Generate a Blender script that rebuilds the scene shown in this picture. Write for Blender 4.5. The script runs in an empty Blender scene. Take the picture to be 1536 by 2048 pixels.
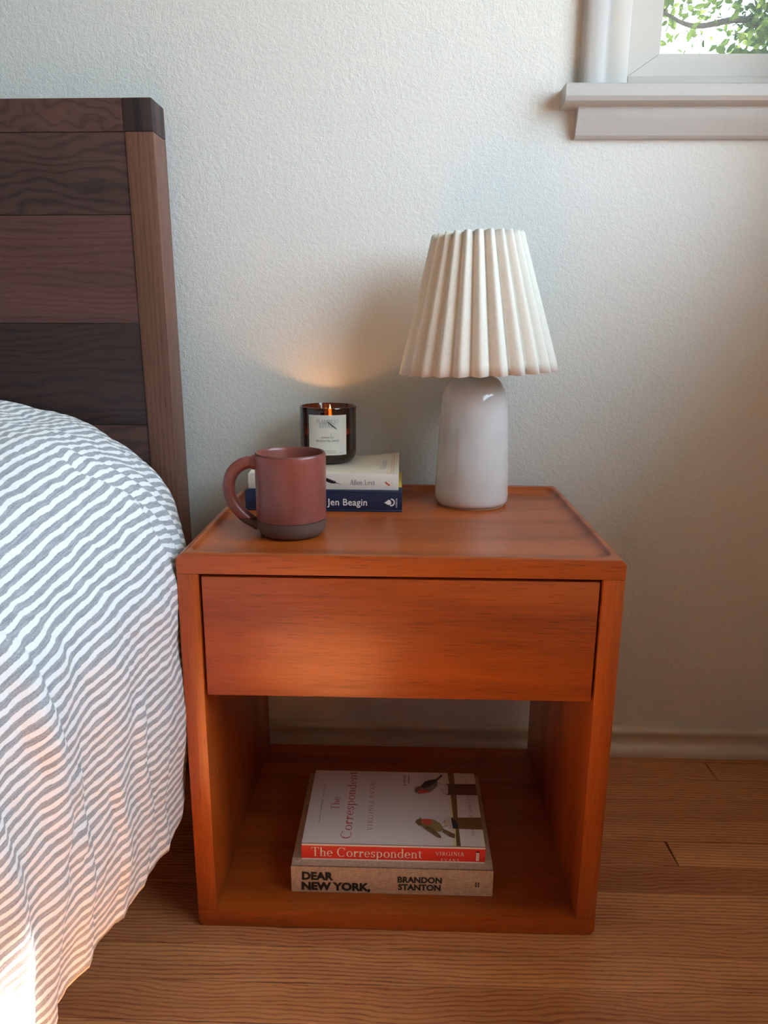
import bpy, bmesh, math, random
from mathutils import Vector, Matrix, noise

SC = bpy.context.scene
C = SC.collection
rnd = random.Random(7)
R = math.radians

# ------------------------------------------------------------------ camera
cam_d = bpy.data.cameras.new('camera')
cam = bpy.data.objects.new('camera', cam_d); C.objects.link(cam); SC.camera = cam
CP, CY, CR = 0.2475, -0.0249, 0.0064          # pitch down, yaw, roll (radians)
cam_d.sensor_fit = 'VERTICAL'; cam_d.sensor_height = 36.0
cam_d.lens = 1499.7 / 2048 * 36.0
cam_d.clip_start = 0.02
fw = Vector((math.sin(CY)*math.cos(CP), math.cos(CY)*math.cos(CP), -math.sin(CP)))
rt = Vector((math.cos(CY), -math.sin(CY), 0)); up = rt.cross(fw)
r2 = rt*math.cos(CR) + up*math.sin(CR); u2 = up*math.cos(CR) - rt*math.sin(CR)
cam.matrix_world = Matrix(((r2.x, u2.x, -fw.x, 0.0019), (r2.y, u2.y, -fw.y, -0.728),
                           (r2.z, u2.z, -fw.z, 0.6868), (0, 0, 0, 1)))

# ------------------------------------------------------------------ sky, sun, exposure
SC.view_settings.view_transform = 'Standard'; SC.view_settings.look = 'None'
SC.view_settings.gamma = 1.0; SC.view_settings.use_curve_mapping = False
SC.view_settings.exposure = 0.2
SC.cycles.use_denoising = True
SC.cycles.max_bounces = 10; SC.cycles.diffuse_bounces = 6; SC.cycles.glossy_bounces = 4
SC.cycles.transmission_bounces = 8; SC.cycles.transparent_max_bounces = 12
SC.cycles.caustics_reflective = False; SC.cycles.caustics_refractive = False
SC.cycles.sample_clamp_indirect = 6.0
world = bpy.data.worlds.new('sky'); SC.world = world; world.use_nodes = True
bg = world.node_tree.nodes['Background']
bg.inputs[0].default_value = (0.61, 0.81, 1.0, 1); bg.inputs[1].default_value = 9.6
sun_d = bpy.data.lights.new('sun_offscreen', 'SUN'); sun_d.energy = 50; sun_d.angle = R(1.2); sun_d.color = (1.0, 0.91, 0.80)
sun = bpy.data.objects.new('sun_offscreen', sun_d); C.objects.link(sun)
SUN = Vector((-.85, -.42, -1.0)).normalized()
sun.rotation_euler = SUN.to_track_quat('-Z', 'Y').to_euler(); sun.location = (3, 2, 4)
def portal(name, loc, direction, sx, sy):
    d = bpy.data.lights.new(name, 'AREA'); d.shape = 'RECTANGLE'; d.size = sx; d.size_y = sy
    d.cycles.is_portal = True
    o = bpy.data.objects.new(name, d); C.objects.link(o)
    o.location = loc; o.rotation_euler = Vector(direction).to_track_quat('-Z', 'Z').to_euler()
YW, XR, XL, YF, ZC = 0.39, 0.62, -2.7, -2.7, 2.45      # back wall, right wall, left wall, front wall, ceiling
W2Y0, W2Y1, W2Z0, W2Z1 = -0.90, 0.25, 0.745, 1.95      # right-wall window opening
W1X0, W1X1, W1Z0, W1Z1 = 0.266, 0.580, 0.985, 1.72     # back-wall window opening
portal('window_right_offscreen', (XR+.13, (W2Y0+W2Y1)/2, (W2Z0+W2Z1)/2), (-1, 0, 0), W2Y1-W2Y0, W2Z1-W2Z0)
portal('window_back_offscreen', ((W1X0+W1X1)/2, YW+.13, (W1Z0+W1Z1)/2), (0, -1, 0), W1X1-W1X0, W1Z1-W1Z0)

# ------------------------------------------------------------------ node helpers
class NT:
    def __init__(s, name):
        s.m = bpy.data.materials.new(name); s.m.use_nodes = True
        s.t = s.m.node_tree; s.t.nodes.clear()
        s.out = s.t.nodes.new('ShaderNodeOutputMaterial')
    def put(s, sock, v):
        if isinstance(v, bpy.types.NodeSocket): s.t.links.new(v, sock)
        elif v is not None: sock.default_value = v
    def n(s, typ, ins=None, out=0, **props):
        nd = s.t.nodes.new('ShaderNode' + typ)
        for k, v in props.items(): setattr(nd, k, v)
        for k, v in (ins or {}).items(): s.put(nd.inputs[k], v)
        return nd.outputs[out]
    def math(s, op, a, b=None, c=None, clamp=False):
        nd = s.t.nodes.new('ShaderNodeMath'); nd.operation = op; nd.use_clamp = clamp
        for i, v in enumerate((a, b, c)):
            if v is not None: s.put(nd.inputs[i], v)
        return nd.outputs[0]
    def mix(s, f, a, b, blend='MIX'):
        nd = s.t.nodes.new('ShaderNodeMix'); nd.data_type = 'RGBA'; nd.blend_type = blend
        s.put(nd.inputs[0], f); s.put(nd.inputs[6], a); s.put(nd.inputs[7], b)
        return nd.outputs[2]
    def ramp(s, f, lo, hi, a=0.0, b=1.0):
        return s.n('MapRange', {0: f, 1: lo, 2: hi, 3: a, 4: b})
    def xyz(s, v):
        nd = s.t.nodes.new('ShaderNodeSeparateXYZ'); s.put(nd.inputs[0], v); return nd.outputs
    def vec(s, x, y, z): return s.n('CombineXYZ', {0: x, 1: y, 2: z})
    def noise(s, v, scale=1.0, detail=2.0, rough=0.5, out=0, dist=0.0):
        return s.n('TexNoise', {'Vector': v, 'Scale': scale, 'Detail': detail, 'Roughness': rough, 'Distortion': dist}, out=out)
    def bump(s, h, strength=0.3, dist=0.001, normal=None):
        return s.n('Bump', {'Height': h, 'Strength': strength, 'Distance': dist, 'Normal': normal})
    def done(s, **p):
        b = s.t.nodes.new('ShaderNodeBsdfPrincipled')
        for k, v in p.items(): s.put(b.inputs[k.replace('_', ' ')], v)
        s.t.links.new(b.outputs[0], s.out.inputs[0]); return s.m
    def obj(s): return s.n('TexCoord', out=3)
def col(r, g, b): return (r, g, b, 1.0)
def srgb(r, g, b):
    f = lambda c: ((c/255+.055)/1.055)**2.4 if c > 10 else c/255/12.92
    return (f(r), f(g), f(b), 1.0)
def plain(name, c, rough=0.6, **k):
    return NT(name).done(Base_Color=c, Roughness=rough, **k)

def paint(name, c, rough, bs, dist, fine=420.0, lumps=70.0):
    t = NT(name); o = t.obj()
    h = t.math('ADD', t.noise(o, fine, 3, .55), t.math('MULTIPLY', t.noise(o, lumps, 2), 1.2))
    big = t.noise(o, 2.2, 2)
    c2 = t.mix(t.ramp(big, .3, .7, 0, .06), c, col(c[0]*.86, c[1]*.86, c[2]*.84))
    return t.done(Base_Color=c2, Roughness=rough, Normal=t.bump(h, bs, dist))

def wood(name, light, dark, axis='X', lines=160.0, distort=6.0, line_amt=.5, pore_amt=.4, rough=.4, tone=.5, coat=0.0, along=1.0, bump=.15, spread=.0, pore_scale=1.0, vary=0.0):
    t = NT(name)
    rand = t.n('ObjectInfo', out=5)
    o = t.obj(); x, y, z = t.xyz(o)
    g, a, b = {'X': (x, y, z), 'Y': (y, x, z), 'Z': (z, x, y)}[axis]
    off = t.math('MULTIPLY', rand, 41.0)
    g = t.math('ADD', g, off); a = t.math('ADD', a, t.math('MULTIPLY', rand, 3.7))
    sv = lambda gs, cs: t.vec(t.math('MULTIPLY', g, gs*along), t.math('MULTIPLY', a, cs), t.math('MULTIPLY', b, cs))
    warp = t.noise(sv(2.2, 11), 1, 3, .55)
    ring = t.math('SINE', t.math('ADD', t.math('MULTIPLY', t.math('ADD', a, t.math('MULTIPLY', b, .73)), lines), t.math('MULTIPLY', warp, t.math('MULTIPLY_ADD', rand, distort*3*vary, distort*2*(1-.6*vary)))))
    wob = t.noise(sv(9, 160), 1, 3, .6)
    ring = t.ramp(t.math('ADD', t.math('MULTIPLY', ring, .5), t.math('MULTIPLY', wob, .9)), .25, 1.0)
    ring = t.math('POWER', ring, 1.6)
    broad = t.ramp(t.noise(sv(1.1, 16), 1, 3), .32, .68)
    pores = t.ramp(t.noise(sv(38*pore_scale, 900*pore_scale), 1, 2, .6), .56, .72)
    fib = t.ramp(t.noise(sv(14, 380), 1, 3, .6), .35, .65)
    f = t.math('MULTIPLY', broad, tone)
    f = t.math('ADD', f, t.math('MULTIPLY', ring, line_amt))
    f = t.math('ADD', f, t.math('MULTIPLY', fib, .16))
    f = t.math('ADD', f, t.math('MULTIPLY', pores, pore_amt), clamp=True)
    c = t.mix(f, light, dark)
    if spread:
        c = t.mix(t.math('MULTIPLY', rand, spread), c, col(dark[0]*1.3, dark[1]*1.3, dark[2]*1.3))
    h = t.math('MULTIPLY', t.math('ADD', pores, t.math('MULTIPLY', ring, .35)), -1.0)
    return t.done(Base_Color=c, Roughness=t.math('ADD', t.math('MULTIPLY', f, .12), rough), Normal=t.bump(h, bump, .0006),
                  Coat_Weight=coat, Coat_Roughness=.25)

M = {}
M['wall'] = paint('wall_paint', srgb(222, 219, 211), .6, .6, .0012, 480, 170)
M['ceiling'] = paint('ceiling_paint', srgb(236, 233, 226), .9, .2, .0008)
M['trim'] = paint('trim_paint', srgb(184, 179, 174), .42, .35, .0008, 150, 30)
M['base'] = paint('baseboard_paint', srgb(214, 202, 184), .35, .3, .0008, 150, 30)
M['vinyl'] = plain('window_vinyl', srgb(204, 199, 192), .4)
M['oak'] = wood('oak_floor', srgb(244, 178, 116), srgb(136, 72, 44), 'X', 1150, 13.0, .5, .35, .34, .38, coat=.25, along=2.4, bump=.15, spread=.5, vary=1.0)
M['gap'] = plain('floor_gap', srgb(84, 48, 28), .8)
NL, ND = srgb(184, 90, 28), srgb(100, 37, 9)
M['night_x'] = wood('nightstand_wood_long', NL, ND, 'X', 90, 5.0, .22, .42, .30, .42, coat=.18, bump=.08, pore_scale=.8)
M['night_z'] = wood('nightstand_wood_upright', NL, ND, 'Z', 90, 5.0, .22, .42, .30, .42, coat=.18, bump=.08, pore_scale=.8)
M['night_y'] = wood('nightstand_wood_deep', srgb(150, 84, 44), srgb(92, 42, 18), 'Y', 90, 4.0, .2, .3, .5, .4)
WD = srgb(34, 20, 18)
M['walnut_rail'] = wood('walnut_rail', srgb(96, 62, 52), srgb(40, 22, 20), 'X', 420, 34, .42, .3, .42, .5, along=4.0)
M['walnut_a'] = wood('walnut_dark', srgb(88, 58, 48), srgb(38, 24, 22), 'X', 620, 32, .45, .25, .42, .5, along=1.8)
M['walnut_b'] = wood('walnut_red', srgb(106, 66, 58), srgb(60, 34, 31), 'X', 800, 22, .28, .4, .42, .45, along=1.2)
M['walnut_c'] = wood('walnut_black', srgb(70, 46, 42), srgb(26, 16, 16), 'X', 700, 26, .35, .25, .42, .5, along=1.5)
M['walnut_post'] = wood('walnut_post', srgb(128, 86, 66), srgb(74, 44, 34), 'Z', 900, 4, .25, .5, .42, .3)
M['walnut_end'] = wood('walnut_end_grain', srgb(76, 50, 46), srgb(28, 18, 19), 'Z', 260, 3, .6, .1, .5, .4)

def striped():
    t = NT('striped_linen'); uv = t.n('TexCoord', out=2); u, v, _ = t.xyz(uv)
    w1 = t.noise(t.vec(t.math('MULTIPLY', u, 14), t.math('MULTIPLY', v, 22), 0.0), 1, 3, .6)
    wob = t.math('MULTIPLY', t.math('SUBTRACT', w1, .5), .0075)
    w2 = t.noise(t.vec(t.math('MULTIPLY', u, 300), t.math('MULTIPLY', v, 300), 0.0), 1, 2)
    wob = t.math('ADD', wob, t.math('MULTIPLY', t.math('SUBTRACT', w2, .5), .0012))
    ph = t.math('FRACT', t.math('DIVIDE', t.math('ADD', u, wob), .0106))
    tri = t.math('ABSOLUTE', t.math('SUBTRACT', ph, .5))
    st = t.ramp(tri, .205, .25)                                     # 1 inside the grey stripe
    weave = t.noise(t.vec(t.math('MULTIPLY', u, 2600), t.math('MULTIPLY', v, 900), 0.0), 1, 1)
    slub = t.noise(t.vec(t.math('MULTIPLY', u, 700), t.math('MULTIPLY', v, 60), 0.0), 1, 2)
    grey = t.mix(t.ramp(t.math('ADD', t.math('MULTIPLY', weave, .7), t.math('MULTIPLY', slub, .5)), .45, .8), srgb(130, 132, 135), srgb(192, 194, 197))
    white = t.mix(t.ramp(weave, .4, .7), srgb(243, 242, 240), srgb(232, 231, 229))
    c = t.mix(st, white, grey)
    h = t.math('ADD', weave, t.math('MULTIPLY', slub, .6))
    h2 = t.noise(t.vec(t.math('MULTIPLY', u, 120), t.math('MULTIPLY', v, 55), 0.0), 1, 3, .6)
    nrm = t.bump(h2, .5, .003, t.bump(h, .25, .0004))
    return t.done(Base_Color=c, Roughness=.9, Normal=nrm, Sheen_Weight=.15)
M['duvet'] = striped()
M['sheet'] = plain('white_sheet', srgb(225, 222, 216), .9)

# ------------------------------------------------------------------ object helpers
def tag(o, label=None, cat=None, group=None, kind=None):
    if label: o['label'] = label
    if cat: o['category'] = cat
    if group: o['group'] = group
    if kind: o['kind'] = kind
    return o
def empty(name, loc, label=None, cat=None, group=None, kind=None):
    o = bpy.data.objects.new(name, None); C.objects.link(o); o.location = loc; o.empty_display_size = .05
    return tag(o, label, cat, group, kind)
def adopt(o, parent):
    if parent is not None:
        o.parent = parent
        o.matrix_parent_inverse = Matrix.Identity(4) if parent.type == 'MESH' else parent.matrix_basis.inverted()
    return o
def mesh_obj(name, me, mat, parent=None, smooth=False, angle=None):
    o = bpy.data.objects.new(name, me); C.objects.link(o)
    if mat is not None:
        me.materials.clear(); me.materials.append(mat)
    if smooth:
        for p in me.polygons: p.use_smooth = True
        if angle: me.set_sharp_from_angle(angle=R(angle))
    return adopt(o, parent)
def pyobj(name, vs, fs, mat, parent=None, smooth=False, angle=None):
    me = bpy.data.meshes.new(name); me.from_pydata([tuple(v) for v in vs], [], fs); me.update()
    return mesh_obj(name, me, mat, parent, smooth, angle)
def bmobj(name, bm, mat, parent=None, smooth=False, angle=None):
    bmesh.ops.recalc_face_normals(bm, faces=bm.faces)
    me = bpy.data.meshes.new(name); bm.to_mesh(me); bm.free()
    return mesh_obj(name, me, mat, parent, smooth, angle)
def bx(bm, x0, x1, y0, y1, z0, z1, bev=0.0, seg=2):
    vs = [bm.verts.new((x, y, z)) for x in (x0, x1) for y in (y0, y1) for z in (z0, z1)]
    fs = [bm.faces.new([vs[i] for i in q]) for q in ((0,1,3,2),(4,6,7,5),(0,4,5,1),(2,3,7,6),(0,2,6,4),(1,5,7,3))]
    if bev:
        es = list({e for f in fs for e in f.edges})
        bmesh.ops.bevel(bm, geom=es, offset=bev, segments=seg, profile=.5, affect='EDGES')
def box(name, x0, x1, y0, y1, z0, z1, mat, parent=None, bev=0.0, seg=2):
    bm = bmesh.new(); bx(bm, x0, x1, y0, y1, z0, z1, bev, seg)
    return bmobj(name, bm, mat, parent, smooth=bool(bev), angle=35)
def loft(name, loops, mat, parent=None, cap0=True, cap1=True, smooth=True, angle=40, closed=False):
    n = len(loops[0]); vs = [p for l in loops for p in l]; fs = []
    for i in range(len(loops) - (0 if closed else 1)):
        for j in range(n):
            a, b = i*n+j, i*n+(j+1) % n; k = (i+1) % len(loops)
            fs.append((a, b, k*n+(j+1) % n, k*n+j))
    if cap0 and not closed: fs.append(tuple(range(n))[::-1])
    if cap1 and not closed: fs.append(tuple((len(loops)-1)*n+j for j in range(n)))
    bm = bmesh.new(); bv = [bm.verts.new(v) for v in vs]
    for f in fs:
        try: bm.faces.new([bv[i] for i in f])
        except ValueError: pass
    bmesh.ops.remove_doubles(bm, verts=bm.verts, dist=1e-6)
    return bmobj(name, bm, mat, parent, smooth, angle)
def lathe(name, prof, c, mat, parent=None, n=64, smooth=True, angle=50, closed=False, wob=None):
    loops = []
    for r, z in prof:
        loops.append([(c[0]+max(r, 1e-5)*math.cos(2*math.pi*k/n)*(wob(k/n, z) if wob else 1),
                       c[1]+max(r, 1e-5)*math.sin(2*math.pi*k/n)*(wob(k/n, z) if wob else 1), c[2]+z) for k in range(n)])
    return loft(name, loops, mat, parent, not closed, not closed, smooth, angle, closed)
def tube(name, pts, rad, mat, parent=None, n=10, flat=1.0):
    loops = []; pts = [Vector(p) for p in pts]
    for i, p in enumerate(pts):
        d = (pts[min(i+1, len(pts)-1)] - pts[max(i-1, 0)]).normalized()
        a = d.cross(Vector((0, 1, 0)));  a = a if a.length > .05 else d.cross(Vector((1, 0, 0)))
        a.normalize(); b = d.cross(a).normalized()
        r = rad[i] if isinstance(rad, (list, tuple)) else rad
        loops.append([p + a*r*math.cos(2*math.pi*k/n) + b*r*flat*math.sin(2*math.pi*k/n) for k in range(n)])
    return loft(name, loops, mat, parent, angle=60)
def spline(pts, m=8):
    out = []; P = [Vector(p) for p in pts]; P = [P[0]*2-P[1]] + P + [P[-1]*2-P[-2]]
    for i in range(1, len(P)-2):
        for k in range(m):
            t = k/m; a, b, c, d = P[i-1:i+3]
            out.append(.5*((2*b)+(c-a)*t+(2*a-5*b+4*c-d)*t*t+(3*b-a-3*c+d)*t**3))
    out.append(P[-2]); return out
def extrude_profile(name, prof, axis, a0, a1, mat, parent=None, angle=30):
    """prof: closed list of (p, q); axis 'x': p->y q->z ; axis 'y': p->x q->z"""
    mk = (lambda a, p, q: (a, p, q)) if axis == 'x' else (lambda a, p, q: (p, a, q))
    return loft(name, [[mk(a0, p, q) for p, q in prof], [mk(a1, p, q) for p, q in prof]], mat, parent, angle=angle)

# ------------------------------------------------------------------ lettering
def serif_glyph(ch, s, t):
    V = lambda x, y0, y1, w: ('V', x, y0, y1, w)
    H = lambda y, x0, x1: ('V', (x0+x1)/2, y-t/2, y+t/2, x1-x0)
    F = lambda x, y: ('V', x, y, y+t, .15+s) if y < .5 and y > -.2 else (('V', x, y-t, y, .15+s) if y > 0 else ('V', x, y, y+t, .15+s))
    L = lambda x0, y0, x1, y1, w: ('L', x0, y0, x1, y1, w)
    E = lambda cx, cy, rx, ry, a0, a1: ('E', cx, cy, rx, ry, a0, a1)
    X = .62
    G = {
     'T': ([V(.35,0,1,s), H(1-t/2,0,.7), V(.02,.8,1,t), V(.68,.8,1,t), F(.35,0)], .74),
     'C': ([E(.42,.5,.42,.52,48,312), V(.72,.7,1.0,t)], .84),
     'G': ([E(.42,.5,.42,.52,48,312), V(.72,.7,1.0,t), V(.74,.06,.42,s), F(.74,.42+t)], .92),
     'O': ([E(.42,.5,.42,.52,0,360)], .88),
     'V': ([L(.1,1,.37,0,s), L(.66,1,.37,0,t), F(.1,1), F(.66,1)], .74),
     'I': ([V(.16,0,1,s), F(.16,0), F(.16,1)], .36),
     'R': ([V(.16,0,1,s), F(.16,0), V(.09,1-t,1,.12), E(.32,.74,.27,.26,-90,90), H(1-t/2,.16,.32), H(.48+t/2,.16,.32), L(.34,.48,.62,0,s), F(.64,0)], .72),
     'N': ([V(.12,0,1,t*1.2), L(.12,1,.62,0,s*1.1), V(.62,0,1,t*1.2), F(.12,0), F(.62,1), F(.1,1)], .78),
     'A': ([L(.36,1,.08,0,t*1.2), L(.36,1,.64,0,s), H(.32,.18,.54), F(.08,0), F(.64,0)], .76),
     'E': ([V(.16,0,1,s), H(t/2,.05,.56), H(.52,.16,.46), H(1-t/2,.05,.54), V(.55,0,.22,t), V(.53,.8,1,t), V(.46,.42,.62,t)], .66),
     'F': ([V(.16,0,1,s), F(.16,0), H(.52,.16,.46), H(1-t/2,.05,.54), V(.53,.8,1,t)], .6),
     'L': ([V(.16,0,1,s), F(.16,1), H(t/2,.05,.56), V(.55,0,.24,t)], .64),
     'S': ([E(.28,.74,.23,.28,30,270), E(.28,.25,.25,.27,-150,90), V(.47,.74,.98,t), V(.05,.02,.26,t)], .6),
     'M': ([V(.12,0,1,t*1.2), L(.12,1,.44,0,s), L(.76,1,.44,0,t), V(.78,0,1,s), F(.12,0), F(.78,0)], .94),
     'K': ([V(.16,0,1,s), F(.16,0), F(.16,1), L(.6,1,.18,.42,t), L(.28,.54,.62,0,s), F(.62,0), F(.6,1)], .74),
     'B': ([V(.16,0,1,s), E(.3,.76,.22,.26,-90,90), E(.3,.26,.28,.28,-90,90), H(1-t/2,.05,.3), H(t/2,.05,.3), H(.52,.16,.3)], .66),
     'W': ([L(.08,1,.28,0,s), L(.48,1,.28,0,t), L(.48,1,.68,0,s), L(.9,1,.68,0,t), F(.08,1), F(.9,1)], .98),
     'Y': ([L(.08,1,.36,.46,s), L(.64,1,.36,.46,t), V(.36,0,.48,s), F(.36,0), F(.08,1), F(.64,1)], .72),
     'h': ([V(.13,0,1,s), F(.13,0), V(.08,1-t,1,.1), E(.3,.40,.22,.23,0,170), V(.46,0,.42,s), F(.46,0)], .62),
     'e': ([E(.28,.31,.27,.33,0,318), H(.33,.06,.5)], .57),
     'o': ([E(.3,.31,.29,.33,0,360)], .62),
     'r': ([V(.13,0,X,s), F(.13,0), V(.08,X-t,X,.1), E(.34,.38,.2,.25,75,175), ('D', .39, .53, .075)], .48),
     's': ([E(.22,.46,.18,.18,25,270), E(.22,.17,.19,.18,-155,90), V(.38,.46,.62,t), V(.05,0,.17,t)], .47),
     'p': ([V(.13,-.32,X,s), ('V',.13,-.32,-.32+t,.28), V(.08,X-t,X,.1), E(.31,.31,.27,.33,-140,140)], .66),
     'n': ([V(.13,0,X,s), F(.13,0), V(.08,X-t,X,.1), E(.3,.40,.22,.23,0,165), V(.46,0,.42,s), F(.46,0)], .62),
     'd': ([V(.48,0,1,s), V(.55,0,t,.12), V(.42,1-t,1,.1), E(.3,.31,.28,.33,40,320)], .64),
     't': ([V(.17,.08,.8,s), H(X-t/2,.02,.36), E(.3,.12,.16,.13,175,310)], .42),
     'l': ([V(.13,0,1,s), F(.13,0), V(.08,1-t,1,.1)], .28),
     'i': ([V(.13,0,X,s), F(.13,0), V(.08,X-t,X,.1), ('D', .13, .84, .08)], .28),
     'v': ([L(.08,X,.28,0,s), L(.5,X,.28,0,t), F(.08,X), F(.5,X)], .56),
     ' ': ([], .34),
    }
    return G[ch]
def serif_shapes(text, s=.13, t=.045, track=.03):
    """list of quads in text space (cap height 1)"""
    quads = []; x = 0.0
    for ch in text:
        prims, adv = serif_glyph(ch, s, t)
        for p in prims:
            if p[0] == 'V':
                _, px, y0, y1, w = p; quads.append([(x+px-w/2, y0), (x+px+w/2, y0), (x+px+w/2, y1), (x+px-w/2, y1)])
            elif p[0] == 'L':
                _, x0, y0, x1, y1, w = p; quads.append([(x+x0-w/2, y0), (x+x0+w/2, y0), (x+x1+w/2, y1), (x+x1-w/2, y1)])
            else:
                if p[0] == 'D': _, cx, cy, rx = p; ry = rx; a0, a1 = 0, 360; ix = iy = 0
                else: _, cx, cy, rx, ry, a0, a1 = p; ix, iy = rx-s, ry-t
                m = max(5, int((a1-a0)/22))
                for k in range(m):
                    q = [R(a0+(a1-a0)*(k+e)/m) for e in (0, 1)]
                    quads.append([(x+cx+rx*math.cos(q[0]), cy+ry*math.sin(q[0])), (x+cx+rx*math.cos(q[1]), cy+ry*math.sin(q[1])),
                                  (x+cx+ix*math.cos(q[1]), cy+iy*math.sin(q[1])), (x+cx+ix*math.cos(q[0]), cy+iy*math.sin(q[0]))])
        x += adv + track
    return quads, x - track
def sans_shapes(text, bold=0.0, shear=0.0, space=1.0):
    cu = bpy.data.curves.new('lettering', 'FONT'); cu.body = text; cu.size = 1.0; cu.offset = bold; cu.shear = shear
    cu.space_character = space; cu.resolution_u = 3
    o = bpy.data.objects.new('lettering', cu); C.objects.link(o)
    bpy.context.view_layer.update()
    me = bpy.data.meshes.new_from_object(o.evaluated_get(bpy.context.evaluated_depsgraph_get()))
    polys = [[(me.vertices[i].co.x, me.vertices[i].co.y) for i in p.vertices] for p in me.polygons]
    bpy.data.objects.remove(o); bpy.data.curves.remove(cu); bpy.data.meshes.remove(me)
    xs = [v[0] for p in polys for v in p]; x0, x1 = min(xs), max(xs)
    k = 1/.73                                                        # cap height to 1
    return [[((v[0]-x0)*k, v[1]*k) for v in p] for p in polys], (x1-x0)*k
def lettering(shapes, place, width, height, mat, parent, name='lettering'):
    """place(u, v) -> 3D; u 0..width along the line, v in metres above the baseline"""
    polys, w = shapes; vs, fs = [], []
    for p in polys:
        fs.append(tuple(range(len(vs), len(vs)+len(p))))
        vs += [place(a*width/w, b*height) for a, b in p]
    return pyobj(name, vs, fs, mat, parent)
def decal(name, pts, place, mat, parent):
    return pyobj(name, [place(a, b) for a, b in pts], [tuple(range(len(pts)))], mat, parent)

# ================================================================== THE ROOM
def struct(o): return tag(o, kind='structure')
WT = .16
bm = bmesh.new()
bx(bm, XL-WT, W1X0, YW, YW+WT, -.02, ZC); bx(bm, W1X1, XR+WT, YW, YW+WT, -.02, ZC)
bx(bm, W1X0, W1X1, YW, YW+WT, -.02, W1Z0); bx(bm, W1X0, W1X1, YW, YW+WT, W1Z1, ZC)
struct(bmobj('wall_back', bm, M['wall']))
bm = bmesh.new()
bx(bm, XR, XR+WT, W2Y1, YW, -.02, ZC); bx(bm, XR, XR+WT, YF, W2Y0, -.02, ZC)
for a, b, zs in ((W2Y0, W2Y1, W2Z0),):
    bx(bm, XR, XR+WT, a, b, -.02, zs); bx(bm, XR, XR+WT, a, b, W2Z1, ZC)
struct(bmobj('wall_right', bm, M['wall']))
struct(box('wall_left', XL-WT, XL, YF, YW, -.02, ZC, M['wall']))
struct(box('wall_front', XL-WT, XR+WT, YF-WT, YF, -.02, ZC, M['wall']))
struct(box('ceiling', XL-WT, XR+WT, YF-WT, YW+WT, ZC, ZC+.1, M['ceiling']))
struct(box('sun_blocker_back', -1.2, XR+WT, YW+WT, YW+WT+.85, 2.36, 2.45, M['trim']))     # unseen eave, added to keep sun out of the back window
struct(box('sun_blocker_right', XR+WT, XR+WT+.77, -2.9, YW+WT+.85, 2.36, 2.45, M['trim']))  # added eave out of view, its reach limits sun through the right window

# floor: subfloor slab and oak strips
floor = struct(box('floor', XL-WT, XR+WT, YF-WT, YW+WT, -.08, -.0175, M['gap']))
PW = .0484
def plank_geo(bm, x0, x1, y0, y1, skew=0.0):
    c = .0006; zt, zb = 0.0, -.0175
    lo = [(x0, y0, zb), (x1, y0, zb), (x1+skew, y1, zb), (x0+skew, y1, zb)]
    mid = [(p[0], p[1], zt-c) for p in lo]
    tp = [(x0+c, y0+c, zt), (x1-c, y0+c, zt), (x1+skew-c, y1-c, zt), (x0+skew+c, y1-c, zt)]
    L = [[bm.verts.new(p) for p in l] for l in (lo, mid, tp)]
    for a, b in ((0, 1), (1, 2)):
        for j in range(4): bm.faces.new((L[a][j], L[a][(j+1) % 4], L[b][(j+1) % 4], L[b][j]))
    bm.faces.new(L[2])
far = bmesh.new()
fixed = {0: [.498], 4: [.3695], 1: [-.18], 2: [.02], 3: [-.12], 5: [-.02], 6: [-.1], 7: [-.5], 8: [-.6], 9: [-.55], 10: [-.45], 11: [-.6], 12: [-.5]}
row = 0; y1 = .361 + PW
while y1 > YF:
    y0 = max(y1 - PW, YF); yy1 = min(y1, YW); g = .00035
    idx = row - 1
    if y0 > -.62:
        seams = sorted(fixed.get(idx, [rnd.uniform(-.3, .4)]))
        xs = [-.78 - rnd.uniform(0, .25)] + seams + [XR]
        for a, b in zip(xs[:-1], xs[1:]):
            bm = bmesh.new(); plank_geo(bm, a+g, b-g, y0+g, yy1-g, -.003 if b != XR else 0.0)
            bmobj('floor_plank', bm, M['oak'], floor)
        plank_geo(far, XL, xs[0]-g, y0+g, yy1-g)
    else:
        s = rnd.uniform(-1.6, 0.2); plank_geo(far, XL, s-g, y0+g, yy1-g); plank_geo(far, s+g, XR, y0+g, yy1-g)
    y1 -= PW; row += 1
tag(bmobj('floor_plank_field', far, M['oak'], floor), kind='stuff')

# baseboards
bb = [(0, 0), (.0175, 0), (.0178, .006), (.0165, .0115), (.013, .0155), (.0085, .0175), (.0068, .0195), (.0062, .024), (.0066, .031),
      (.0085, .0345), (.0105, .0375), (.0112, .041), (.0102, .0445), (.0072, .0468), (.003, .0474), (0, .0474)]
struct(extrude_profile('baseboard_back', [(YW-d, z) for d, z in bb], 'x', XL, XR, M['base'], angle=50))
struct(extrude_profile('baseboard_right', [(XR-d, z) for d, z in bb], 'y', YF, YW-.018, M['base'], angle=50))

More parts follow.
